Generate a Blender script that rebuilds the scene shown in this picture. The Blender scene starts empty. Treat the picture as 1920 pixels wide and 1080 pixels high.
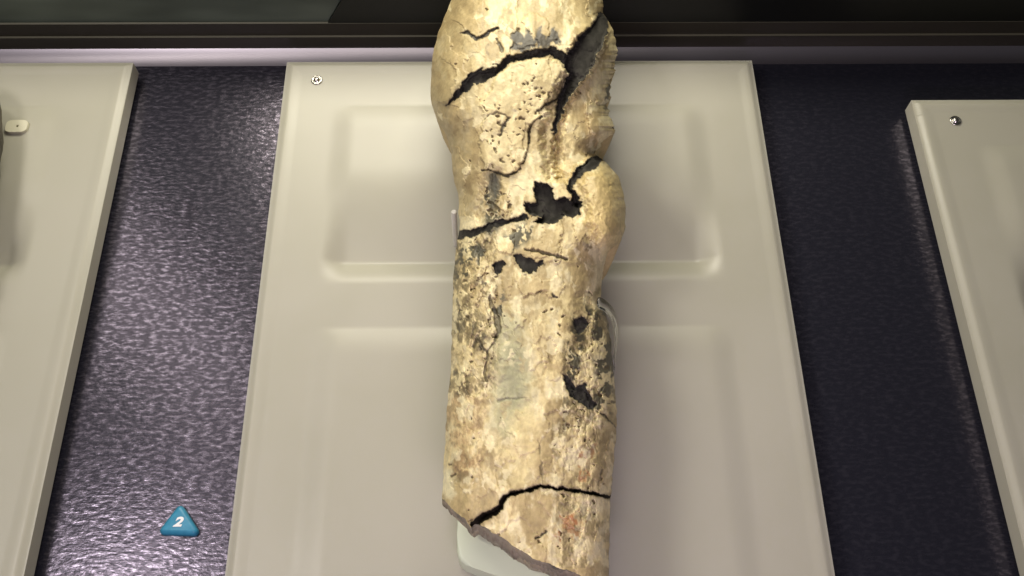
import bpy, bmesh, math, random
import numpy as np
from mathutils import Matrix, Vector

# ------------------------------------------------------------------ camera
scn = bpy.context.scene
F = 1800.0                                   # focal length in photo pixels (1920 wide)
ZP = 0.022                                   # top of the frosted panels above the deck
Yc = np.array([-49.0, 3517.0, -F]); Yc /= np.linalg.norm(Yc)
Xc = np.array([1.0, 0.0068, 0.0]); Xc[2] = -(Xc[0]*Yc[0] + Xc[1]*Yc[1])/Yc[2]; Xc /= np.linalg.norm(Xc)
M3 = np.array([Xc, Yc, np.cross(Xc, Yc)])    # camera axes -> world
CAM = np.array([-0.01989, -0.24965, 0.66568])

def at(px, py, z):
    """point at height z that was measured at (px, py) in the photograph"""
    px, py, z = np.broadcast_arrays(np.asarray(px, float), np.asarray(py, float), np.asarray(z, float))
    d = np.stack([px - 960.0, 540.0 - py, np.full(px.shape, -F)], -1) @ M3.T
    return CAM + d*((z - CAM[2])/d[..., 2])[..., None]

cam = bpy.data.cameras.new("camera"); cam_o = bpy.data.objects.new("camera", cam)
scn.collection.objects.link(cam_o)
cam.sensor_width = 36.0; cam.lens = 36.0*F/1920.0; cam.clip_start = 0.01; cam.clip_end = 50
mw = Matrix.Identity(4)
for i in range(3):
    for j in range(3):
        mw[i][j] = M3[i, j]
    mw[i][3] = CAM[i]
cam_o.matrix_world = mw
scn.camera = cam_o

# ------------------------------------------------------------------ light
world = bpy.data.worlds.new("World"); scn.world = world; world.use_nodes = True
bg = world.node_tree.nodes["Background"]
bg.inputs[0].default_value = (0.80, 0.80, 0.78, 1); bg.inputs[1].default_value = 0.06

def lamp(name, loc, target, sx, sy, watts, col):
    l = bpy.data.lights.new(name, 'AREA'); l.shape = 'RECTANGLE'; l.size = sx; l.size_y = sy
    l.energy = watts; l.color = col
    o = bpy.data.objects.new(name, l); scn.collection.objects.link(o)
    o.location = loc
    o.rotation_euler = (Vector(target) - Vector(loc)).to_track_quat('-Z', 'Y').to_euler()
    return o
lamp("case_lamp_left", (-0.60, -0.05, 0.95), (-0.05, 0.08, 0), 0.22, 0.18, 3.4, (1.0, 0.93, 0.90))
lamp("added_sheen_lamp", (-0.66, 0.52, 0.95), (-0.05, 0.08, 0), 0.14, 0.60, 1.8, (1.0, 0.93, 0.84))  # added strip light, gives the left deck its sheen
lamp("case_lamp_overhead", (-0.16, 0.16, 1.05), (0.03, 0.06, 0), 0.40, 0.40, 1.0, (1.0, 0.93, 0.80))
lamp("case_lamp_back", (-0.08, 0.60, 0.46), (-0.02, -0.05, 0.12), 0.46, 0.20, 4.8, (1.0, 0.94, 0.78))
o = lamp("added_front_fill", (0.03, -0.66, 0.62), (0.02, -0.02, 0), 0.45, 0.10, 0.85, (0.96, 0.78, 1.0))  # added lilac fill, tints the lower middle of the panels
o.data.spread = math.radians(85)
scn.view_settings.view_transform = 'Standard'; scn.view_settings.look = 'None'
scn.view_settings.exposure = 0.0; scn.view_settings.gamma = 1.0
scn.view_settings.use_curve_mapping = False

# ------------------------------------------------------------------ helpers
COL = scn.collection
def srgb(r, g, b):
    f = lambda c: (c/255)/12.92 if c/255 <= 0.04045 else ((c/255 + 0.055)/1.055)**2.4
    return (f(r), f(g), f(b), 1.0)

def mesh_obj(name, verts, faces, mat=None, parent=None, smooth=True):
    me = bpy.data.meshes.new(name)
    me.from_pydata([tuple(v) for v in verts], [], [tuple(int(i) for i in f) for f in faces])
    if smooth:
        me.polygons.foreach_set('use_smooth', [True]*len(me.polygons))
    me.update()
    o = bpy.data.objects.new(name, me); COL.objects.link(o)
    if mat: me.materials.append(mat)
    if parent is not None: o.parent = parent
    return o

def bm_obj(name, bm, mat, parent=None, smooth=False):
    me = bpy.data.meshes.new(name); bmesh.ops.recalc_face_normals(bm, faces=bm.faces); bm.to_mesh(me); bm.free()
    if smooth:
        me.polygons.foreach_set('use_smooth', [True]*len(me.polygons))
    o = bpy.data.objects.new(name, me); COL.objects.link(o); me.materials.append(mat)
    if parent is not None: o.parent = parent
    return o

def empty(name, loc=(0, 0, 0)):
    o = bpy.data.objects.new(name, None); COL.objects.link(o); o.location = loc; o.empty_display_size = 0.02
    return o

def tag(o, label, cat, group=None):
    o['label'] = label; o['category'] = cat
    if group: o['group'] = group
    return o

def child(o, parent):
    """parent while keeping world coordinates of the mesh (parent has a pure translation)"""
    o.parent = parent
    o.location = -Vector(parent.location)
    return o

def box(bm, c, s):
    r = bmesh.ops.create_cube(bm, size=1.0)
    for v in r['verts']:
        v.co = Vector((c[0] + v.co.x*s[0], c[1] + v.co.y*s[1], c[2] + v.co.z*s[2]))
    return r['verts']

def lathe(profile, n=32):
    """(radius, z) profile -> verts, faces"""
    vs, fs = [], []
    for r, z in profile:
        for k in range(n):
            t = 2*math.pi*k/n; vs.append((r*math.cos(t), r*math.sin(t), z))
    for i in range(len(profile) - 1):
        for k in range(n):
            a = i*n + k; b = i*n + (k + 1) % n
            fs.append((a, b, b + n, a + n))
    fs.append(tuple(range(n))[::-1]); fs.append(tuple(range((len(profile)-1)*n, len(profile)*n)))
    return vs, fs

def nd(nt, kind, **kw):
    n = nt.nodes.new(kind)
    for k, v in kw.items():
        setattr(n, k, v)
    return n

def mat(name, color=(0.5, 0.5, 0.5, 1), rough=0.5, metal=0.0, spec=0.5):
    m = bpy.data.materials.new(name); m.use_nodes = True
    b = m.node_tree.nodes['Principled BSDF']
    b.inputs['Base Color'].default_value = color; b.inputs['Roughness'].default_value = rough
    b.inputs['Metallic'].default_value = metal; b.inputs['Specular IOR Level'].default_value = spec
    return m, m.node_tree, b

def vary(nt, b, c1, c2, scale, detail=4, stretch=(1, 1, 1)):
    tc = nd(nt, 'ShaderNodeTexCoord'); mp = nd(nt, 'ShaderNodeMapping'); mp.inputs['Scale'].default_value = stretch
    nz = nd(nt, 'ShaderNodeTexNoise'); nz.inputs['Scale'].default_value = scale; nz.inputs['Detail'].default_value = detail
    rp = nd(nt, 'ShaderNodeValToRGB'); rp.color_ramp.elements[0].position = 0.3; rp.color_ramp.elements[1].position = 0.7
    rp.color_ramp.elements[0].color = c1; rp.color_ramp.elements[1].color = c2
    nt.links.new(tc.outputs['Object'], mp.inputs[0]); nt.links.new(mp.outputs[0], nz.inputs['Vector'])
    nt.links.new(nz.outputs['Fac'], rp.inputs[0]); nt.links.new(rp.outputs[0], b.inputs['Base Color'])
    return nz, mp

def bump(nt, b, height_socket, strength, dist):
    bp = nd(nt, 'ShaderNodeBump'); bp.inputs['Strength'].default_value = strength; bp.inputs['Distance'].default_value = dist
    nt.links.new(height_socket, bp.inputs['Height']); nt.links.new(bp.outputs[0], b.inputs['Normal'])

# ------------------------------------------------------------------ materials
M_panel, nt, b = mat("frosted_acrylic", (0.60, 0.58, 0.49, 1), 0.38, 0, 0.45)
nz, _ = vary(nt, b, (0.405, 0.395, 0.312, 1), (0.435, 0.422, 0.345, 1), 9, 3)
rn = nd(nt, 'ShaderNodeMapRange'); rn.inputs['From Min'].default_value = 0.3; rn.inputs['From Max'].default_value = 0.7; rn.inputs['To Min'].default_value = 0.30; rn.inputs['To Max'].default_value = 0.46
nt.links.new(nz.outputs['Fac'], rn.inputs['Value']); nt.links.new(rn.outputs[0], b.inputs['Roughness'])
fn = nd(nt, 'ShaderNodeTexNoise'); fn.inputs['Scale'].default_value = 900; fn.inputs['Detail'].default_value = 2
bump(nt, b, fn.outputs['Fac'], 0.10, 0.0006)
b.inputs['Subsurface Weight'].default_value = 0.45; b.inputs['Subsurface Radius'].default_value = (1.0, 0.95, 0.8); b.inputs['Subsurface Scale'].default_value = 0.008

M_deck, nt, b = mat("hammered_purple_lacquer", (0.012, 0.0125, 0.018, 1), 0.26, 0.0, 0.8)
b.inputs['Specular Tint'].default_value = (0.90, 0.80, 1.0, 1)
tc = nd(nt, 'ShaderNodeTexCoord')
mp = nd(nt, 'ShaderNodeMapping'); mp.inputs['Scale'].default_value = (0.55, 1.0, 1.0)
n1 = nd(nt, 'ShaderNodeTexNoise'); n1.inputs['Scale'].default_value = 430; n1.inputs['Detail'].default_value = 2.0; n1.inputs['Roughness'].default_value = 0.6
nt.links.new(tc.outputs['Object'], mp.inputs[0]); nt.links.new(mp.outputs[0], n1.inputs['Vector'])
bump(nt, b, n1.outputs['Fac'], 0.25, 0.0009)
mp2 = nd(nt, 'ShaderNodeMapping'); mp2.inputs['Scale'].default_value = (0.45, 1.0, 1.0)
n2 = nd(nt, 'ShaderNodeTexNoise'); n2.inputs['Scale'].default_value = 360; n2.inputs['Detail'].default_value = 3; n2.inputs['Roughness'].default_value = 0.55
nt.links.new(tc.outputs['Object'], mp2.inputs[0]); nt.links.new(mp2.outputs[0], n2.inputs['Vector'])
sp = nd(nt, 'ShaderNodeMapRange'); sp.inputs['From Min'].default_value = 0.46; sp.inputs['From Max'].default_value = 0.70
sp.inputs['To Min'].default_value = 0.55; sp.inputs['To Max'].default_value = 2.2
nt.links.new(n2.outputs['Fac'], sp.inputs['Value']); nt.links.new(sp.outputs[0], b.inputs['Specular IOR Level'])

M_cove, nt, b = mat("lilac_light_upstand", (0.42, 0.385, 0.44, 1), 0.38, 1.0, 0.6)  # pale lilac metal paints the light spill along the deck's far edge
M_frame, nt, b = mat("dark_bronze_frame", (0.030, 0.027, 0.017, 1), 0.45, 0.0, 0.5)
vary(nt, b, (0.026, 0.023, 0.014, 1), (0.036, 0.032, 0.021, 1), 40, 4, (0.15, 1, 1))
M_edge, nt, b = mat("bronze_edge_highlight", (0.10, 0.095, 0.065, 1), 0.45, 0.0, 0.5)  # frame bronze made lighter, painting the highlight along the ledges
M_black, nt, b = mat("black_graphic_board", (0.0045, 0.005, 0.004, 1), 0.35, 0.0, 0.3)
M_wall, nt, b = mat("wall_painted_reflections", (0.04, 0.05, 0.04, 1), 0.5, 0.0, 0.3)
vary(nt, b, (0.018, 0.022, 0.016, 1), (0.12, 0.145, 0.11, 1), 9, 2.5, (0.7, 1, 2.5))  # paler green shapes paint soft reflections onto the wall
M_blue, nt, b = mat("teal_blue_plastic", srgb(58, 140, 172), 0.40, 0, 0.5)
vary(nt, b, srgb(52, 132, 164), srgb(62, 146, 178), 300, 3)
M_white, nt, b = mat("white_numeral_paint", (0.85, 0.86, 0.84, 1), 0.5)
M_chrome, nt, b = mat("polished_steel", (0.55, 0.53, 0.48, 1), 0.24, 1.0)
M_mint, nt, b = mat("pale_mint_acrylic", (0.50, 0.535, 0.41, 1), 0.38, 0, 0.45)
vary(nt, b, (0.60, 0.67, 0.48, 1), (0.63, 0.70, 0.51, 1), 30, 3)
M_clip, nt, b = mat("cream_nylon_clip", (0.62, 0.60, 0.44, 1), 0.4)
M_pin, nt, b = mat("satin_acrylic_pin", (0.95, 0.93, 0.84, 1), 0.22)
b.inputs['Transmission Weight'].default_value = 0.35; b.inputs['IOR'].default_value = 1.3
M_clear, nt, b = mat("clear_acrylic", (0.98, 0.98, 0.95, 1), 0.06)
b.inputs['Transmission Weight'].default_value = 1.0; b.inputs['IOR'].default_value = 1.45
M_dfos, nt, b = mat("dark_fossil", (0.05, 0.04, 0.028, 1), 0.6)
nz, _ = vary(nt, b, (0.03, 0.026, 0.018, 1), (0.10, 0.085, 0.055, 1), 60, 6)
bump(nt, b, nz.outputs['Fac'], 0.6, 0.004)

def bone_material(name, rough):
    m, nt, b = mat(name, rough=rough, spec=0.45)
    ca = nd(nt, 'ShaderNodeVertexColor', layer_name='Col')
    tc = nd(nt, 'ShaderNodeTexCoord')
    nz = nd(nt, 'ShaderNodeTexNoise'); nz.inputs['Scale'].default_value = 260; nz.inputs['Detail'].default_value = 6; nz.inputs['Roughness'].default_value = 0.65
    nt.links.new(tc.outputs['Object'], nz.inputs['Vector'])
    rp = nd(nt, 'ShaderNodeMapRange'); rp.inputs['From Min'].default_value = 0.3; rp.inputs['From Max'].default_value = 0.7
    rp.inputs['To Min'].default_value = 0.80; rp.inputs['To Max'].default_value = 1.14
    nt.links.new(nz.outputs['Fac'], rp.inputs['Value'])
    mx = nd(nt, 'ShaderNodeMix', data_type='RGBA', blend_type='MULTIPLY'); mx.inputs['Factor'].default_value = 1.0
    nt.links.new(ca.outputs['Color'], mx.inputs['A']); nt.links.new(rp.outputs[0], mx.inputs['B'])
    nt.links.new(mx.outputs['Result'], b.inputs['Base Color'])
    bump(nt, b, nz.outputs['Fac'], 0.28, 0.0010)
    return m
M_bone = bone_material("fossil_bone", 0.50)
M_fill = bone_material("dark_crack_filler", 0.85)
M_fill.node_tree.nodes["Principled BSDF"].inputs["Specular IOR Level"].default_value = 0.15

# ------------------------------------------------------------------ the setting: deck, upstand, frame, back wall
XW = 1.1
YB = 0.3125                                            # where the deck starts to curve up
def strip_mesh(prof, x0, x1, n=1):
    vs = [(x, y, z) for x in np.linspace(x0, x1, n + 1) for (y, z) in prof]
    k = len(prof)
    fs = [(i*k + j, i*k + j + 1, (i + 1)*k + j + 1, (i + 1)*k + j) for i in range(n) for j in range(k - 1)]
    return vs, fs
def setting(o):
    o['kind'] = 'structure'; return o
vs, fs = strip_mesh([(YB, 0), (-0.70, 0)], -XW, XW)
setting(mesh_obj("deck", vs, fs, M_deck, smooth=False))
arc = [(YB + 0.036*math.sin(t), 0.036*(1 - math.cos(t))) for t in np.linspace(0, math.radians(29), 12)]
vs, fs = strip_mesh(arc[::-1], -XW, XW)
setting(mesh_obj("deck_upstand", vs, fs, M_cove))  # upturn shaped to catch the lilac band of light
ye, ze = arc[-1]
h1, h2, dp = 0.0135, 0.0150, 0.0018
fr = empty("back_frame", (0, ye, 0)); fr['kind'] = 'structure'
def quad_strip(name, prof, m):
    vs, fs = strip_mesh(prof, -XW, XW); o = mesh_obj(name, vs, fs, m, smooth=False); child(o, fr); return o
yf = ye - 0.001
quad_strip("lower_rail", [(yf, ze + h1), (yf, ze - 0.006)], M_frame)
quad_strip("lower_rail_edge", [(yf + dp, ze + h1 + 0.0004), (yf, ze + h1)], M_edge)
quad_strip("upper_rail", [(yf + dp, ze + h1 + h2), (yf + dp, ze + h1 + 0.0004)], M_frame)
quad_strip("upper_rail_edge", [(yf + 2*dp, ze + h1 + h2 + 0.0004), (yf + dp, ze + h1 + h2)], M_edge)
zb = ze + h1 + h2; yb = yf + 2*dp
vs, fs = strip_mesh([(yb + 0.02, 0.11), (yb, zb - 0.01)], -XW, XW)
setting(mesh_obj("back_wall", vs, fs, M_wall, smooth=False))
# black board standing on the frame in front of the wall
bw = lambda z: yb + 0.02*(z - zb + 0.01)/(0.12 - zb) - 0.004
pts = [(-0.165, zb + 0.0005), (0.485, zb + 0.0005), (0.412, 0.10), (-0.12, 0.10)]
bm = bmesh.new()
f0 = [bm.verts.new((x, bw(z), z)) for x, z in pts]; f1 = [bm.verts.new((x, bw(z) + 0.003, z)) for x, z in pts]
bm.faces.new(f0); bm.faces.new(f1[::-1])
for i in range(4):
    bm.faces.new((f0[i], f0[(i + 1) % 4], f1[(i + 1) % 4], f1[i]))
o = bm_obj("graphic_board", bm, M_black)
tag(o, "black board with slanted ends standing behind the dark rail", "board")

# ------------------------------------------------------------------ frosted panels
PW, PT = 0.40, 0.0165
def sstep(a, b_, x):
    t = np.clip((x - a)/(b_ - a), 0, 1); return t*t*(3 - 2*t)
def rrect(x, y, x0, x1, y0, y1, r):
    cx, cy = (x0 + x1)/2, (y0 + y1)/2; hx, hy = (x1 - x0)/2 - r, (y1 - y0)/2 - r
    qx, qy = np.abs(x - cx) - hx, np.abs(y - cy) - hy
    return np.hypot(np.maximum(qx, 0), np.maximum(qy, 0)) + np.minimum(np.maximum(qx, qy), 0) - r
def panel(name, x0, ytop, length, label):
    x1, y0 = x0 + PW, ytop - length
    xs = np.unique(np.concatenate([np.linspace(x0, x1, 201), x0 + np.linspace(0, .016, 25), x1 - np.linspace(0, .016, 25)]))
    ys = np.unique(np.concatenate([np.linspace(y0, ytop, int(length/0.002) + 1), ytop - np.linspace(0, .016, 25)]))
    X, Y = np.meshgrid(xs, ys)
    d = -rrect(X, Y, x0, x1, y0, ytop, 0.004)          # depth inside the outline
    z = np.full(X.shape, ZP)
    z -= 0.0024*(1 - sstep(0.0, 0.0065, d))            # softened rim
    z -= 0.0005*sstep(0.0075, 0.0155, d)               # shallow step inside the rim
    for (a0, a1) in ((ytop - 0.215, ytop - 0.048), (ytop - 0.70, ytop - 0.252)):
        Wd, Wr = 0.022, 0.024
        q = a1 - Y; Ln = a1 - a0
        rise = 0.0030*(1 - (1 - np.clip(q/Wr, 0, 1))**2)            # far edge lifts quickly, then eases
        fall = 0.0150*sstep(0.35, 1.0, q/Ln)**1.3                   # floor sinks towards the near edge
        lat = np.clip(np.minimum(X - x0 - 0.042, x1 - 0.046 - X)/0.022, 0, 1); lat = sstep(0, 1, lat)
        near = np.clip((Y - a0)/Wd, 0, 1)
        wall = np.where(near < 1, near**1.8, 1.0)                   # near wall: crease at the foot, rounded top
        z += (rise - fall)*wall*lat*(Y > a0)*(Y < a1)
    ny, nx = X.shape
    V = np.stack([X, Y, z], -1).reshape(-1, 3)
    idx = np.arange(ny*nx).reshape(ny, nx)
    Fq = np.stack([idx[:-1, :-1], idx[:-1, 1:], idx[1:, 1:], idx[1:, :-1]], -1).reshape(-1, 4).tolist()
    rim = np.concatenate([idx[0, :], idx[1:, -1], idx[-1, -2::-1], idx[-2:0:-1, 0]])
    low = V[rim].copy(); low[:, 2] = ZP - PT; base = len(V)
    V = np.concatenate([V, low]); n = len(rim)
    for i in range(n):
        j = (i + 1) % n; Fq.append((rim[j], rim[i], base + i, base + j))
    Fq.append(tuple(base + i for i in range(n))[::-1])
    root = empty(name, ((x0 + x1)/2, (y0 + ytop)/2, 0))
    o = mesh_obj("sheet", V, Fq, M_panel); child(o, root)
    o.data.set_sharp_from_angle(angle=math.radians(40))
    for sx in (x0 + 0.06, x1 - 0.06):                  # short standoffs under the sheet
        for sy in (y0 + 0.06, ytop - 0.06):
            v, f = lathe([(0.008, 0), (0.008, ZP - PT - 0.0002)], 20)
            o = mesh_obj("standoff", [(a + sx, b_ + sy, c) for a, b_, c in v], f, M_frame, smooth=False); child(o, root)
    tag(root, label, "panel")
    return root
panel("display_panel", -0.2, 0.30, 0.78, "wide frosted cream panel with two recesses under the long pale fossil bone")
panel("display_panel", -0.731, 0.3000, 0.78, "frosted cream panel beside the teal triangle, holding the dark fossil")
panel("display_panel", 0.3295, 0.2565, 0.78, "frosted cream panel set further back from the dark rail than the others")

def screw(p, label):
    prof = [(0.0048, 0), (0.0049, 0.0006), (0.0045, 0.0013), (0.0036, 0.0016), (0.0033, 0.0010), (0.0029, 0.0012),
            (0.0025, 0.0020), (0.0018, 0.0027), (0.0010, 0.0031), (0.0002, 0.0032)]
    v, f = lathe(prof, 36); o = mesh_obj("screw", v, f, M_chrome)
    o.location = (p[0], p[1], ZP - 0.0009)
    return tag(o, label, "screw", "panel screws")
screw(at(594, 150, ZP), "small polished steel screw in the panel under the pale fossil bone")
screw(at(1792, 226, ZP), "small polished steel screw in the panel set back from the dark rail")

# ------------------------------------------------------------------ numeral marker
def tri_marker():
    A, B_, C_ = at(336.5, 944, 0.006), at(294, 999, 0.006), at(373, 1001, 0.006)
    root = empty("number_marker", tuple(((A + B_ + C_)/3*np.array([1, 1, 0]))))
    cen = (A + B_ + C_)/3
    P = [A[:2], B_[:2], C_[:2]]
    def outline(grow, r=0.0022, n=6):
        out = []
        for i in range(3):
            p = np.array(P[i]); a = np.array(P[i - 1]) - p; c = np.array(P[(i + 1) % 3]) - p
            a /= np.linalg.norm(a); c /= np.linalg.norm(c); bis = (a + c)/np.linalg.norm(a + c)
            half = math.acos(np.clip(a @ c, -1, 1))/2
            ctr = p + bis*(r/math.sin(half)); t0 = math.atan2(*(-bis)[::-1]); sw = math.pi/2 - half
            for k in range(n + 1):
                t = t0 - sw + 2*sw*k/n
                out.append(ctr + (r + grow)*np.array([math.cos(t), math.sin(t)]))
        return out
    rings = [(0.0, 0.0), (0.0006, 0.0003), (0.0006, 0.0030), (0.0002, 0.0044), (-0.0012, 0.0056), (-0.0022, 0.0060)]
    vs, fs = [], []
    for g, z in rings:
        vs += [(q[0], q[1], z) for q in outline(g)]
    n = len(vs)//len(rings)
    for i in range(len(rings) - 1):
        for k in range(n):
            a = i*n + k; b_ = i*n + (k + 1) % n
            fs.append((a, b_, b_ + n, a + n))
    fs.append(tuple(range((len(rings)-1)*n, len(rings)*n)))
    o = mesh_obj("body", vs, fs, M_blue); child(o, root)
    o.data.set_sharp_from_angle(angle=math.radians(50))
    cu = bpy.data.curves.new("numeral", 'FONT'); cu.body = "2"; cu.size = 0.0088; cu.align_x = 'CENTER'
    cu.shear = 0.28; cu.offset = 0.00036; cu.extrude = 0.0001; cu.space_character = 1
    to = bpy.data.objects.new("numeral_tmp", cu); COL.objects.link(to)
    dg = bpy.context.evaluated_depsgraph_get(); me = bpy.data.meshes.new_from_object(to.evaluated_get(dg))
    bpy.data.objects.remove(to)
    for v in me.vertices:
        v.co.x *= 1.25
    no = bpy.data.objects.new("numeral", me); COL.objects.link(no); me.materials.clear(); me.materials.append(M_white)
    no.parent = root; p = at(332, 986.5, 0.0062); no.location = Vector(p) - root.location
    no['label'] = "white slanted numeral 2"
    tag(root, "small teal triangle with a white 2 on the speckled deck", "marker")
tri_marker()

# ------------------------------------------------------------------ the fossil bone
rng = np.random.default_rng(7)
_perm = rng.permutation(4096); _val = rng.random(4096)*2 - 1
def vnoise(x, y, seed=0):
    xi = np.floor(x).astype(int); yi = np.floor(y).astype(int); fx, fy = x - xi, y - yi
    fx = fx*fx*fx*(fx*(fx*6 - 15) + 10); fy = fy*fy*fy*(fy*(fy*6 - 15) + 10)
    h = lambda a, c: _val[_perm[(_perm[(a + seed*131) & 4095] + c) & 4095]]
    return (h(xi, yi)*(1-fx) + h(xi+1, yi)*fx)*(1-fy) + (h(xi, yi+1)*(1-fx) + h(xi+1, yi+1)*fx)*fy
def fbm(x, y, s, seed=0, o=4, g=0.5):
    x = x/s; y = y/s; r = 0; a = 1; t = 0
    for i in range(o):
        r = r + a*vnoise(x, y, seed + i*7); t += a; a *= g; x = x*2.03 + 11.7; y = y*2.03 + 5.1
    return r/t
def worley(x, y, s, seed=0):
    x = x/s; y = y/s; xi = np.floor(x).astype(int); yi = np.floor(y).astype(int)
    d1 = np.full(x.shape, 9.0); d2 = d1.copy(); cell = np.zeros(x.shape)
    for i in (-1, 0, 1):
        for j in (-1, 0, 1):
            a, c = xi + i, yi + j
            hh = _perm[(_perm[(a + seed*17) & 4095] + c) & 4095]
            d = np.hypot(a + _val[hh]*.5 + .5 - x, c + _val[(hh*3 + 1) & 4095]*.5 + .5 - y)
            cl = d < d1
            d2 = np.where(cl, d1, np.minimum(d2, d)); cell = np.where(cl, _val[(hh*7 + 5) & 4095], cell); d1 = np.where(cl, d, d1)
    return d1, d2, cell
def pl_dist(x, y, pts):
    """signed distance to a polyline whose points carry half widths; <0 inside"""
    out = np.full(x.shape, 99.0)
    xs = [p[0] for p in pts]; ys = [p[1] for p in pts]
    m = (x > min(xs) - 45) & (x < max(xs) + 45) & (y > min(ys) - 45) & (y < max(ys) + 45)
    X, Y = x[m], y[m]; o = out[m]
    for (ax, ay, aw), (bx, by, bw_) in zip(pts[:-1], pts[1:]):
        dx, dy = bx - ax, by - ay; t = np.clip(((X-ax)*dx + (Y-ay)*dy)/(dx*dx + dy*dy), 0, 1)
        o = np.minimum(o, np.hypot(X - ax - t*dx, Y - ay - t*dy) - (aw + (bw_-aw)*t))
    out[m] = o; return out
def pg_dist(x, y, pts):
    """signed distance to a polygon; <0 inside"""
    out = np.full(x.shape, 99.0)
    xs = [p[0] for p in pts]; ys = [p[1] for p in pts]
    m = (x > min(xs) - 60) & (x < max(xs) + 60) & (y > min(ys) - 60) & (y < max(ys) + 60)
    X, Y = x[m], y[m]; o = np.full(X.shape, 99.0); ins = np.zeros(X.shape, bool)
    for (ax, ay), (bx, by) in zip(pts, pts[1:] + pts[:1]):
        dx, dy = bx - ax, by - ay; t = np.clip(((X-ax)*dx + (Y-ay)*dy)/(dx*dx + dy*dy + 1e-9), 0, 1)
        o = np.minimum(o, np.hypot(X - ax - t*dx, Y - ay - t*dy))
        if ay != by:
            ins ^= ((ay > Y) != (by > Y)) & (X < (bx-ax)*(Y-ay)/(by-ay) + ax)
    out[m] = np.where(ins, -o, o); return out

# outline of the bone as measured (position along the length, left side, right side)
OL = [(-110,965),(-95,915),(-70,880),(-40,862),(0,846),(20,838),(60,822),(100,812),(150,808),(190,808),(230,820),(255,838),(280,845),(340,850),(355,858),
      (430,862),(460,856),(520,850),(600,848),(700,845),(720,842),(800,836),(880,832),(935,829),(1000,828),(1130,828)]
OR = [(-110,1000),(-95,1060),(-70,1095),(-40,1118),(0,1130),(25,1130),(42,1142),(60,1151),(90,1157),(130,1151),(160,1143),(178,1146),(196,1138),(206,1141),(225,1149),(240,1153),(254,1153),(258,1140),(263,1126),(276,1119),
      (292,1119),(300,1128),(306,1138),(330,1159),(360,1169),(390,1174),(430,1172),(455,1163),(470,1140),(500,1131),(540,1128),(565,1126),(590,1138),(650,1146),
      (700,1150),(760,1156),(800,1156),(850,1152),(930,1145),(1000,1143),(1080,1141),(1140,1140)]
OE = [(820,925),(830,936),(845,952),(858,966),(874,974),(884,988),(892,981),(902,984),(916,992),(960,1020),(1000,1044),(1040,1062),(1080,1076),(1110,1090),(1145,1096)]
FIL = {
 'head':  ('l', [(836,196,1),(850,182,5),(868,164,9),(888,148,12),(908,138,10),(928,130,8),(960,108,8),(1000,99,8),(1040,97,9),(1058,106,10)]),
 'gap':   ('p', [(1128,22),(1140,34),(1141,60),(1128,92),(1112,122),(1092,150),(1078,172),(1062,196),(1050,226),(1042,256),(1036,246),(1041,205),(1050,180),(1058,160),(1063,140),(1057,118),(1066,98),(1083,75),(1104,52),(1120,30)]),
 'hole':  ('p', [(1003,338),(1022,345),(1041,352),(1038,375),(1048,372),(1062,370),(1083,380),(1088,400),(1070,407),(1056,400),(1046,418),(1025,422),(998,416),(1014,403),(984,397),(986,378),(1003,377)]),
 'notch': ('l', [(1132,297,6),(1112,305,11),(1092,318,8),(1075,336,7),(1068,352,6),(1077,372,7),(1082,385,7)]),
 'left':  ('l', [(860,441,6),(885,437,8),(915,428,7),(945,416,6),(982,406,5)]),
 'blot':  ('p', [(965,478),(978,472),(995,485),(1002,492),(1020,487),(1023,497),(1008,503),(1002,512),(980,513),(970,500)]),
 'blot2': ('p', [(924,497),(942,488),(949,495),(940,505),(933,517),(927,508)]),
 'low':   ('l', [(1150,933,2),(1137,930,3.5),(1100,923,3.2),(1060,917,3.2),(1017,911,3.5),(985,920,3.5),(957,927,5),(943,935,5),(938,950,5),(925,963,7),(905,972,8),(888,984,7)]),
 'blot3': ('p', [(1055,704),(1068,710),(1078,725),(1095,718),(1105,735),(1118,755),(1112,768),(1090,757),(1070,745),(1058,725)]),
 'blot4': ('p', [(1075,598),(1090,592),(1102,605),(1098,622),(1082,628),(1076,615)]),
}
THIN = [  # fine cracks: half width, depth (m), darkness
 ([(862,64,1.5),(876,60,2.5),(893,73,2.5),(905,68,2.5),(918,60,2.5),(932,52,2)], .0016, 1),
 ([(930,75,2),(938,88,3),(940,93,2)], .001, .8),
 ([(1058,150,1),(1048,185,1.2),(1035,192,1.2),(1020,200,1.2),(1006,207,.8)], .0014, .9),
 ([(1013,218,1.2),(1000,228,1.5),(994,245,1.2),(993,262,1.2),(988,285,1.2),(980,306,1.4),(968,322,2),(953,331,2),(935,325,1.3),(915,319,1.2),(902,321,1)], .0014, .9),
 ([(905,226,1),(918,214,1.5),(932,209,1.5),(948,216,1.5),(955,222,1)], .001, .6),
 ([(952,222,1.5),(944,236,2.5),(940,252,2)], .001, .9),
 ([(985,466,1.5),(1010,470,2.5),(1035,477,3),(1060,486,3)], .0022, .75),
 ([(1160,803,1),(1146,793,1.2),(1136,779,1),(1118,770,.8)], .0012, .9),
 ([(1010,824,.6),(1013,850,1.2),(1015,872,1.5),(1018,905,1)], .0008, .55),
 ([(1006,1010,1.5),(1013,1006,1.2),(1023,997,1.5)], .001, .9),
 ([(1128,880,.8),(1121,896,1),(1119,920,1)], .0008, .6),
 ([(918,556,2),(930,590,4),(936,622,4),(928,640,2),(914,660,2),(909,690,2),(912,716,1.5)], .0018, .7),
 ([(890,650,2),(896,632,3),(905,650,2.5),(914,660,2)], .001, .7),
 ([(935,752,1),(950,746,1.2),(975,748,1),(1000,745,.8)], .0006, .5),
 ([(858,560,1.5),(862,590,2),(858,640,1.5)], .0014, .6),
 ([(1120,765,1),(1133,780,1)], .0006, .6),
 ([(1033,552,1),(1043,558,1.6)], .0006, .9),
]
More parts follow.
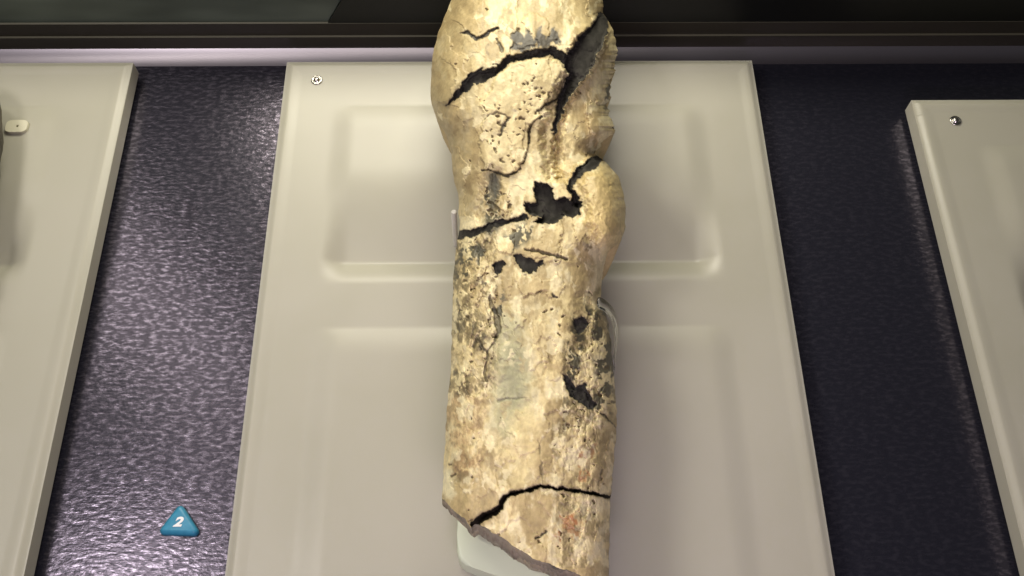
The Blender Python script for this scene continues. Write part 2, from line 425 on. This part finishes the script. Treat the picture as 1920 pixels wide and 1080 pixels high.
PATCH = [(905,225),(900,196),(922,165),(930,142),(955,122),(985,110),(1030,108),(1055,116),(1060,140),(1050,160),(1045,185),(1028,196),(1008,206),(1013,218),
         (996,235),(993,262),(988,285),(978,308),(955,331),(932,322),(908,318),(898,285),(900,255)]
LOBE = [(1085,318),(1110,312),(1134,306),(1160,326),(1176,360),(1180,420),(1166,458),(1136,474),(1112,462),(1098,438),(1086,418),(1090,398),(1080,372),(1076,345)]
RIDGE = [(1142,40),(1170,50),(1170,240),(1150,262),(1124,270),(1124,292),(1100,305),(1080,320),(1064,345),(1042,338),(1036,300),(1040,256),(1050,226),(1062,196),(1078,172),(1092,150),(1112,122),(1128,92),(1141,60)]
HEAD = [(800,-140),(1140,-140),(1140,20),(1120,30),(1104,52),(1083,75),(1066,98),(1057,110),(1040,97),(1000,99),(960,108),(925,131),(900,140),(868,162),(838,194),(795,200)]
LOWER = [(1165,933),(1137,930),(1100,923),(1017,911),(985,920),(957,927),(943,935),(938,950),(925,963),(905,972),(880,990),(880,1150),(1165,1150)]

def bone():
    NU, NV = 300, 960
    ph = np.linspace(0, 1, NU)
    u = 0.5 - 0.5*np.cos(np.pi*ph); u = 0.72*u + 0.28*(ph)
    v = np.linspace(0, 1, NV)
    ya = np.arange(-140, 1161.0); kern = lambda w_: np.exp(-.5*(np.arange(-24, 25)/w_)**2)/np.exp(-.5*(np.arange(-24, 25)/w_)**2).sum()
    sm_ = lambda T, kz: np.convolve(np.pad(np.interp(ya, *zip(*T)), 24, mode='edge'), kz, 'valid')
    La, Ra = sm_(OL, kern(6.0)), sm_(OR, kern(2.5))
    L = lambda y: np.interp(y, ya, La); R = lambda y: np.interp(y, ya, Ra)
    uu, vv = np.meshgrid(u, v)
    end_x = 830 + (1143 - 830)*uu
    pe = np.interp(end_x, *zip(*OE)) + 6*fbm(end_x, end_x*0 + 3, 26, 3, 5, .65)
    py = -110 + (pe + 110)*vv
    l, r = L(py), R(py)
    rl = 1.6*fbm(py, py*0, 16, 5, 3); rr = (2.2 + 7*sstep(70, 120, py)*(1 - sstep(290, 320, py)))*fbm(py, py*0 + 9, 11, 6, 4, .6)
    px = l + (r - l)*uu + rl*(1 - uu)**10 + rr*uu**10
    Lw, Rw = sm_(OL, kern(14.0)), sm_(OR, kern(14.0))
    ls, rs = np.interp(py, ya, Lw) - 2, np.interp(py, ya, Rw) + 3
    w = np.clip(2*(px - ls)/(rs - ls) - 1, -.985, .985)
    # warped chart for ragged outlines
    wx = px + 7*fbm(px, py, 24, 11, 4, .6) + 4*fbm(px, py, 7, 13, 2); wy = py + 7*fbm(px, py, 24, 29, 4, .6) + 4*fbm(px, py, 7, 31, 2)
    # ---- relief (metres)
    yk = [-110, -100, -80, -40, 40, 150, 260, 340, 470, 620, 1130]
    hh = np.interp(py, yk, [.012, .024, .036, .046, .052, .051, .044, .041, .041, .042, .043])
    sheet = sstep(40, 90, py)*(1 - sstep(440, 500, py))*(w > 0)          # thin flange on this side: stays high to its edge
    prof = np.sqrt(np.clip(1 - np.abs(w)**(2.5 + 4.5*sheet), 0, 1))*np.sqrt(np.clip(1 - np.abs(2*uu - 1)**16, 0, 1))
    zc = ZP + 0.058
    z = zc + hh*prof
    edge = np.clip(prof*1.6, 0, 1)                      # relief fades where the side turns under
    ridge = pg_dist(wx, wy, RIDGE); lobe = pg_dist(wx, wy, LOBE); head = pg_dist(wx, wy, HEAD)
    low = pg_dist(wx, wy, LOWER); patch = pg_dist(px + (wx-px)*.8, py + (wy-py)*.8, PATCH)
    D = np.zeros_like(z)
    D -= 0.011*(1 - sstep(-10, 4, ridge))
    D += 0.0035*(1 - sstep(-6, 4, head))
    D += 0.0065*(1 - sstep(-26, 2, lobe)) + 0.002*(1 - sstep(-50, -10, lobe))
    plate = pg_dist(wx, wy, [(1096,196),(1128,186),(1150,205),(1160,250),(1122,264),(1104,240)])
    D += 0.0028*(1 - sstep(-4, 1, plate))
    D += 0.0024*(1 - sstep(-3, 1.5, patch))
    D -= 0.0012*(1 - sstep(-4, 1, low))
    for pts, dep in (([(1066,150,3),(1046,200,6),(1034,250,8),(1034,290,5),(1038,325,1)], .0075), ([(1120,480,3),(1060,470,4)], .002), ([(925,330,6),(912,400,8)], .003),
                     ([(905,470,3),(935,560,6),(960,700,5),(955,800,3)], .0018), ([(1100,560,8),(1090,640,6)], .0015)):
        D -= dep*(1 - sstep(-2, 22, pl_dist(wx, wy, pts)))
    f1 = fbm(px, py*.55, 70, 41, 3); f2 = fbm(px*1.3, py*.6, 26, 51, 4); f3 = fbm(px, py*.75, 8, 61, 3)
    rough_zone = np.clip((1 - sstep(0, 70, pl_dist(px, py, [(880,470,20),(888,600,28),(880,700,20)]))) +
                         (1 - sstep(0, 60, pl_dist(px, py, [(1130,590,18),(1120,680,30),(1100,760,26)]))) +
                         .5*(1 - sstep(0, 60, pl_dist(px, py, [(870,760,20),(870,860,20)]))) +
                         .55*(1 - sstep(0, 50, pl_dist(px, py, [(1080,830,30),(1090,900,20),(1080,1020,30)]))), 0, 1)*.8
    d1, d2, cell = worley(wx*1.2 + 8*f2, wy*.46 + 6*f3, 21, 3)
    e1, e2, cell2 = worley(wx + 10*f2, wy*.75 + 10*f2, 30, 9)
    D += .0022*f1 + .0007*f2 + .00028*f3
    D += rough_zone*(.0011*cell + .0007*f3) + .0006*cell2
    D -= rough_zone*.0007*(1 - sstep(.02, .14, d2 - d1))
    # ---- fillers and cracks
    ids = np.zeros(z.shape, int)
    dark = np.zeros_like(z)
    names = list(FIL); ragged = []
    for k, n in enumerate(names):
        kind, pts = FIL[n]
        amp = .55 if n in ('low',) else .85
        X_, Y_ = px + (wx - px)*amp, py + (wy - py)*amp
        s = pl_dist(X_, Y_, pts) if kind == 'l' else pg_dist(X_, Y_, pts)
        s = s + 1.5*f3
        dep = {'head': .0022, 'gap': .006, 'hole': .006, 'notch': .0075, 'left': .003, 'low': .0060}.get(n, .0022)
        D -= dep*(1 - sstep(-5.5 if dep > .003 else -3, 1.2, s))
        ids = np.where(s < -0.2, 10 + k, ids)
        dark = np.maximum(dark, .55*(1 - sstep(0, 5, s + 3*f2)))
    crk = np.zeros_like(z)
    for pts, dep, dk in THIN:
        s = pl_dist(px + (wx-px)*.5, py + (wy-py)*.5, pts) + 2.2*f3 + 1.3*fbm(px, py, 18, 141, 2)
        D -= dep*(1 - sstep(-1.5, 1.5, s)); crk = np.maximum(crk, dk*(1 - sstep(-.8, 1.6, s)))
    # porous pits
    pz = np.clip((1 - sstep(-30, 10, pg_dist(px, py, PATCH)))*.9 + .7*(1 - sstep(0, 40, pl_dist(px, py, [(935,330,10),(925,390,10)])))
                 + .35*(1-sstep(0,30,pl_dist(px, py, [(1040,560,20),(1040,600,20)]))) + .35*rough_zone + .04, 0, 1)
    q1, q2, qc = worley(wx, wy, 10.5, 21)
    clump = sstep(-.22, .20, fbm(px, py, 34, 121, 2))
    q1 = q1 + .12*f3 + .10*fbm(px, py, 5, 123, 2)
    qs = .14 + .28*np.abs(np.sin(qc*40))
    pit = (1 - sstep(qs*.5, qs, q1))*(qc > 1 - 1.25*pz*clump)
    D -= .0013*pit
    D *= edge
    z = z + D
    P = at(px, py, z)                                   # upper surface
    # ---- colour of the fossil itself
    c = lambda r_, g_, b_: np.array(srgb(r_, g_, b_)[:3])
    cream, pale, tan, brown = c(227,209,155), c(241,228,182), c(188,168,120), c(142,124,87)
    green, pink, rust, char, olive = c(176,174,136), c(200,164,118), c(164,98,52), c(60,57,50), c(104,98,72)
    col = np.broadcast_to(cream, z.shape + (3,)).copy()
    def mixin(m, k):
        nonlocal col
        m = np.clip(m, 0, 1)[..., None]; col = col*(1 - m) + k*m
    big = fbm(px*1.2, py*.6, 95, 71, 4); mid = fbm(px*1.3, py*.7, 30, 81, 4, .6); fine = fbm(px*1.2, py*.8, 9, 91, 3, .6)
    mixin(.9*sstep(-.05, .30, big + .5*mid), tan)
    mixin(.9*sstep(.02, .40, mid + .5*fine), tan)
    mixin(.55*sstep(.15, .45, fbm(px, py*.8, 44, 131, 4, .6) + .3*fine), brown)
    mixin(.8*sstep(.05, .40, -mid + .3*fine - .1*big), pale)
    mixin(.68*(1 - sstep(.04, .40, uu + .14*mid))*(1 - sstep(330, 470, py)), brown)          # browner flank of the upper end
    mixin(.22*sstep(.12, .35, fbm(px*2.2, py*.5, 24, 101, 4)), brown)                        # lengthwise streaks
    mixin(.80*(1 - sstep(-8, 10, patch + 6*mid)), c(224,208,158))
    mixin(.7*(1 - sstep(-10, 12, patch))*sstep(.05, .4, mid), tan)
    mixin(.75*(1 - sstep(-20, 4, lobe)), c(216,192,132))
    mixin(.75*(1 - sstep(0, 40, pl_dist(wx, wy, [(950,610,6),(962,700,18),(955,790,14)]))), green)
    mixin(.45*(1 - sstep(0, 26, pl_dist(wx, wy, [(960,670,4),(966,740,6)]))), c(140,142,112))
    mixin(.6*(1 - sstep(0, 40, pl_dist(wx, wy, [(868,760,14),(872,860,14)])))*sstep(-.2, .3, mid), pink)
    mixin(.7*(1 - sstep(0, 30, pl_dist(wx, wy, [(985,800,14),(970,880,14)]))), c(228,210,152))
    mixin(.8*(1 - sstep(0, 12, pl_dist(wx, wy, [(840,890,3),(845,925,5)]))), c(244,234,190))
    mixin(rough_zone*.7*sstep(.05, .40, mid + .5*fine), olive)
    mixin(rough_zone*.8*sstep(.20, .36, fbm(wx, wy*.5, 30, 111, 4, .6) + .25*fine), c(74,70,54))
    mixin(rough_zone*.8*sstep(.12, .35, -fine - .3*mid), c(236,220,168))
    mixin(.35*rough_zone*(1 - sstep(.03, .16, d2 - d1)), c(110,98,66))
    stain = pg_dist(wx + 4*fine, wy + 10*fine, [(956,84),(966,56),(980,74),(990,54),(1000,76),(1012,50),(1024,72),(1040,52),(1048,78),(1022,88),(985,92)])
    mixin(.95*(1 - sstep(-5, 2, stain + 5*fine - 3)), c(66,63,55))
    for (sx, sy, sr) in ((1070,985,14),(1095,885,9),(1110,848,8),(1078,968,8),(1040,1000,6)):
        mixin(.62*(1 - sstep(-8, 3, np.hypot(wx - sx, wy - sy) - sr + 34*fine + 10*mid)), rust)
    for pts, kk in (([(1146,160,3),(1141,180,6),(1139,203,5)], char), ([(1143,590,4),(1147,640,5),(1150,700,4)], c(70,66,52)), ([(1096,445,4),(1100,462,5)], c(96,86,60)),
                    ([(925,360,5),(926,395,9)], c(80,74,54)), ([(932,330,3),(928,352,4)], c(80,74,54)), ([(916,100,1),(912,90,1)], brown)):
        mixin(.95*(1 - sstep(-3, 3, pl_dist(wx, wy, pts) + 7*fine)), kk)
    g1, g2, gc = worley(wx*1.1 + 5*f3, wy*.8 + 5*f3, 15, 33)
    fl = sstep(.0, .16, g2 - g1)*sstep(-.10, .18, fbm(px, py, 60, 161, 3))*sstep(0, 6, stain)
    mixin(.62*(gc > .62)*fl, pale)
    mixin(.50*(gc < -.60)*fl, tan)
    col = col*(1 + (.08*cell2 + .07*rough_zone*cell))[..., None]
    for pts, thr in (([(924,335,5),(922,380,9),(924,425,8)], -.02), ([(905,470,8),(925,540,10),(935,610,8)], .10), ([(1135,575,8),(1132,640,14),(1138,700,10),(1128,770,10)], -.02),
                     ([(1095,590,10),(1075,650,10),(1070,700,8)], .10), ([(878,470,10),(866,520,8)], .02), ([(985,432,8),(950,460,10)], .06)):
        zone = 1 - sstep(0, 16, pl_dist(wx, wy, pts))
        mixin(.92*zone*sstep(thr, thr + .10, fbm(wx, wy*.7, 17, 151, 4, .6) + .2*fine), c(70,68,54))
    mixin(.85*pit, c(92,78,50))
    mixin(dark*.8, c(110,98,72))
    mixin(crk, c(50,45,34))
    filc = c(57,55,50)*(1 + .5*np.clip(mid, -.6, .9))[..., None]*(1 + .5*np.clip(fine, -.5, .8))[..., None]
    col = np.where((ids >= 10)[..., None], filc, col)
    col = np.where(((ids == 10 + names.index('low')))[..., None], c(34,29,20), col)
    # ---- which fragment each point belongs to
    reg = np.full(z.shape, 0)
    reg[low < 0] = 1; reg[patch < 0] = 2; reg[ridge < 0] = 3; reg[lobe < 0] = 4; reg[head < 0] = 5
    reg = np.where(ids >= 10, ids, reg)
    root = empty("fossil_bone", (0.0, 0.09, ZP))
    tag(root, "long cream fossil bone with dark filled cracks mounted on the wide panel", "fossil bone")
    fidx = np.arange(NU*NV).reshape(NV, NU)
    quads = np.stack([fidx[:-1, :-1], fidx[1:, :-1], fidx[1:, 1:], fidx[:-1, 1:]], -1).reshape(-1, 4)
    freg = reg[:-1, :-1].reshape(-1)
    Pf, Cf = P.reshape(-1, 3), col.reshape(-1, 3)
    def part(name, q, V, C, m, label=None):
        used, inv = np.unique(q, return_inverse=True); q = inv.reshape(q.shape)
        me = bpy.data.meshes.new(name); VV = V[used]
        me.vertices.add(len(VV)); me.vertices.foreach_set('co', VV.astype(np.float32).ravel())
        me.loops.add(q.size); me.loops.foreach_set('vertex_index', q.ravel().astype(np.int32))
        me.polygons.add(len(q)); me.polygons.foreach_set('loop_start', np.arange(0, q.size, 4, dtype=np.int32))
        me.polygons.foreach_set('loop_total', np.full(len(q), 4, np.int32))
        me.update(calc_edges=True); me.validate()
        me.polygons.foreach_set('use_smooth', np.ones(len(q), bool))
        at_ = me.color_attributes.new('Col', 'FLOAT_COLOR', 'POINT')
        at_.data.foreach_set('color', np.concatenate([C[used], np.ones((len(used), 1))], 1).astype(np.float32).ravel())
        me.materials.append(m)
        o = bpy.data.objects.new(name, me); COL.objects.link(o); child(o, root)
        if label: o['label'] = label
        return o
    spec = {0: ("shaft", None), 1: ("lower_fragment", "cream end piece below the thin black crack, with a rust spot"),
            2: ("pitted_flake", "pale pitted flake set below the curved crack"), 3: ("ridge_fragment", "cream ridge beside the wide black gap"),
            4: ("lobe_fragment", "rounded yellowish lobe sticking out of the side"), 5: ("head_fragment", "broad cream upper end above the curved dark crack")}
    for k, (n, lab) in spec.items():
        q = quads[freg == k]
        if k == 0:                                      # the underside and the side walls belong to the shaft
            NB = 40
            ub = np.linspace(0, 1, NB); iu = np.clip(np.searchsorted(u, ub), 0, NU - 1); iv = np.arange(0, NV, 4); iv[-1] = NV - 1
            B = P[iv][:, iu].copy(); pb = prof[iv][:, iu]
            B[..., 2] = zc - hh[iv][:, iu]*pb*.72 + .0012*fbm(B[..., 0]*3000, B[..., 1]*3000, 30, 5)
            B[:, 0, 2] = P[iv, 0, 2]; B[:, -1, 2] = P[iv, -1, 2]
            B[..., 1] += .008*pb*np.clip((vv[iv][:, iu] - .88)/.12, 0, 1)
            nb = B.reshape(-1, 3); bi = np.arange(len(nb)).reshape(len(iv), NB) + len(Pf)
            qb = np.stack([bi[:-1, :-1], bi[:-1, 1:], bi[1:, 1:], bi[1:, :-1]], -1).reshape(-1, 4)
            Vall = np.concatenate([Pf, nb]); Call = np.concatenate([Cf, np.tile(tan, (len(nb), 1))])
            part(n, np.concatenate([q, qb]), Vall, Call, M_bone)
            # fractured end
            T = P[-1]; Bu = np.stack([np.interp(u, ub, B[-1, :, a]) for a in range(3)], -1)
            NT = 16; t = np.linspace(0, 1, NT)[:, None, None]
            S = T[None]*(1 - t) + Bu[None]*t
            nzx = fbm(np.broadcast_to(px[-1], (NT, NU)), np.broadcast_to(t[..., 0]*150, (NT, NU)), 26, 77, 5, .65)
            fade = np.sin(np.pi*t[..., 0])
            S[..., 1] += .007*nzx*fade; S[..., 2] += .003*nzx*fade
            ci = np.arange(NT*NU).reshape(NT, NU)
            qc_ = np.stack([ci[:-1, :-1], ci[1:, :-1], ci[1:, 1:], ci[:-1, 1:]], -1).reshape(-1, 4)
            cc = c(156,144,122)*(1 + 1.1*nzx[..., None])
            cc = np.where((nzx > .22)[..., None], c(182,166,132), cc)
            part("broken_end", qc_, S.reshape(-1, 3), cc.reshape(-1, 3), M_bone, "grey-brown broken edge of the bone")
        else:
            part(n, q, Pf, Cf, M_bone, lab)
    for k, n in enumerate(names):
        q = quads[freg == 10 + k]
        if len(q): part("crack_filler", q, Pf, Cf, M_fill)
    return P, px, py
P_b, px_b, py_b = bone()

# ------------------------------------------------------------------ mounts
def poly_block(name, pts_top, z0, z1, m, bev):
    bm = bmesh.new()
    lo = [bm.verts.new((x, y, z0)) for x, y in pts_top]; hi = [bm.verts.new((x, y, z1)) for x, y in pts_top]
    bm.faces.new(lo[::-1]); top = bm.faces.new(hi); n = len(pts_top)
    for i in range(n):
        bm.faces.new((lo[i], lo[(i+1) % n], hi[(i+1) % n], hi[i]))
    bmesh.ops.bevel(bm, geom=list(top.edges), offset=bev, segments=4, affect='EDGES', profile=0.5)
    o = bm_obj(name, bm, m, smooth=True); o.data.set_sharp_from_angle(angle=math.radians(45)); return o
zt = ZP + 0.026
pp = [(858,960),(857,1000),(857,1032),(859,1043),(864,1052),(873,1059),(886,1064),(960,1090),(1040,1118),(1110,1142),(1122,1142),(1130,1134),(1132,1120),(1132,985),(1126,975),(1115,970),(872,950),(862,952)]
pts = [tuple(at(x, y, zt)[:2]) for x, y in pp]
o = poly_block("support_block", pts[::-1], ZP - 0.01184, zt, M_mint, 0.0025)
tag(o, "pale mint acrylic block under the broken end of the fossil bone", "support block")

def rod(name, base, top, r, m, n=24):
    bx, by, bz = base; d = Vector(top) - Vector(base); h = d.length
    v, f = lathe([(r*1.9, 0), (r*1.9, .0012), (r*1.2, .0026), (r, .004), (r, h - .0008), (r*.8, h - .0001), (r*.1, h)], n)
    o = mesh_obj(name, v, f, m); o.location = base; o.rotation_euler = d.to_track_quat('Z', 'Y').to_euler()
    o.data.set_sharp_from_angle(angle=math.radians(50)); return o
b0 = at(855, 462, ZP - 0.0118); o = rod("support_pin", tuple(b0), (b0[0] + .0006, b0[1], ZP + 0.040), 0.0021, M_pin)
tag(o, "clear acrylic pin standing against the side of the shaft crack", "support pin")
# clear curved clip on the flank of the shaft
bm = bmesh.new()
cp = [(1118,566,.105),(1133,571,.102),(1146,584,.096),(1155,606,.088),(1157,632,.078),(1154,660,.066),(1150,690,.05),(1148,700,.030)]
pts3 = [Vector(at(*q)) for q in cp]; rings = []
for i, p in enumerate(pts3):
    tdir = (pts3[min(i+1, len(pts3)-1)] - pts3[max(i-1, 0)]).normalized(); side = tdir.cross(Vector((0.75, 0, 0.66))).normalized(); nrm = side.cross(tdir)
    ring = []
    for k in range(10):
        a = 2*math.pi*k/10; ring.append(bm.verts.new(p + side*(.0052*math.cos(a)) + nrm*(.0012*math.sin(a))))
    rings.append(ring)
for a_, b_ in zip(rings[:-1], rings[1:]):
    for k in range(10): bm.faces.new((a_[k], a_[(k+1) % 10], b_[(k+1) % 10], b_[k]))
bm.faces.new(rings[0]); bm.faces.new(rings[-1][::-1])
o = bm_obj("retaining_clip", bm, M_clear, smooth=True)
sm = o.modifiers.new("smooth", 'SUBSURF'); sm.levels = 1; sm.render_levels = 2
tag(o, "clear curved acrylic clip hugging the flank of the fossil bone", "clip")

# nylon clip and the dark fossil on the neighbouring panel
root = empty("fossil_clip", tuple(at(33, 246, ZP - 0.0118)))
c0 = at(33, 239, ZP + 0.003)
bm = bmesh.new(); n = 40; vo, vi = [], []
for z in (c0[2] - .0022, c0[2] + .0022):
    for k in range(n):
        a = 2*math.pi*k/n; ca, sa = math.cos(a), math.sin(a)
        e = 0.55
        vo.append(bm.verts.new((c0[0] + .0088*math.copysign(abs(ca)**e, ca), c0[1] + .0060*math.copysign(abs(sa)**e, sa), z)))
        vi.append(bm.verts.new((c0[0] + .0008 + .0011*ca, c0[1] + .0011*sa, z)))
for k in range(n):
    j = (k + 1) % n
    bm.faces.new((vo[n+k], vo[n+j], vi[n+j], vi[n+k])); bm.faces.new((vo[j], vo[k], vi[k], vi[j]))
    bm.faces.new((vo[k], vo[j], vo[n+j], vo[n+k])); bm.faces.new((vi[j], vi[k], vi[n+k], vi[n+j]))
o = bm_obj("clip_head", bm, M_clip, smooth=True); o.data.set_sharp_from_angle(angle=math.radians(40)); child(o, root)
v, f = lathe([(.0030, 0), (.0022, .003), (.0022, c0[2] - .0022 - (ZP - .0118) + .0002)], 18)
o = mesh_obj("clip_post", v, f, M_clip); o.parent = root
o.location = Vector((c0[0], c0[1], ZP - .0118)) - root.location
tag(root, "small cream clip with a hole gripping the dark fossil", "clip")

def dark_fossil():
    NU, NV = 48, 90; vs = []
    yy = np.linspace(0.255, -0.05, NV)
    for i, y in enumerate(yy):
        t = i/(NV - 1); tap = math.sin(math.pi*min(max(t*.98 + .01, 0), 1))**.35
        for k in range(NU):
            a = 2*math.pi*k/NU
            rr = 1 + .10*float(fbm(np.array([k*3.0 if k < NU/2 else (NU - k)*3.0]), np.array([i*2.0]), 22, 5, 4)[0])
            vs.append((-0.4440 + .045*tap*rr*math.cos(a), y, ZP + .028 + .036*tap*rr*math.sin(a)))
    fs = [(i*NU + k, i*NU + (k+1) % NU, (i+1)*NU + (k+1) % NU, (i+1)*NU + k) for i in range(NV-1) for k in range(NU)]
    fs += [tuple(range(NU))[::-1], tuple(range((NV-1)*NU, NV*NU))]
    o = mesh_obj("dark_fossil", vs, fs, M_dfos)
    tag(o, "dark brown fossil lying beside the small cream clip", "fossil")
dark_fossil()
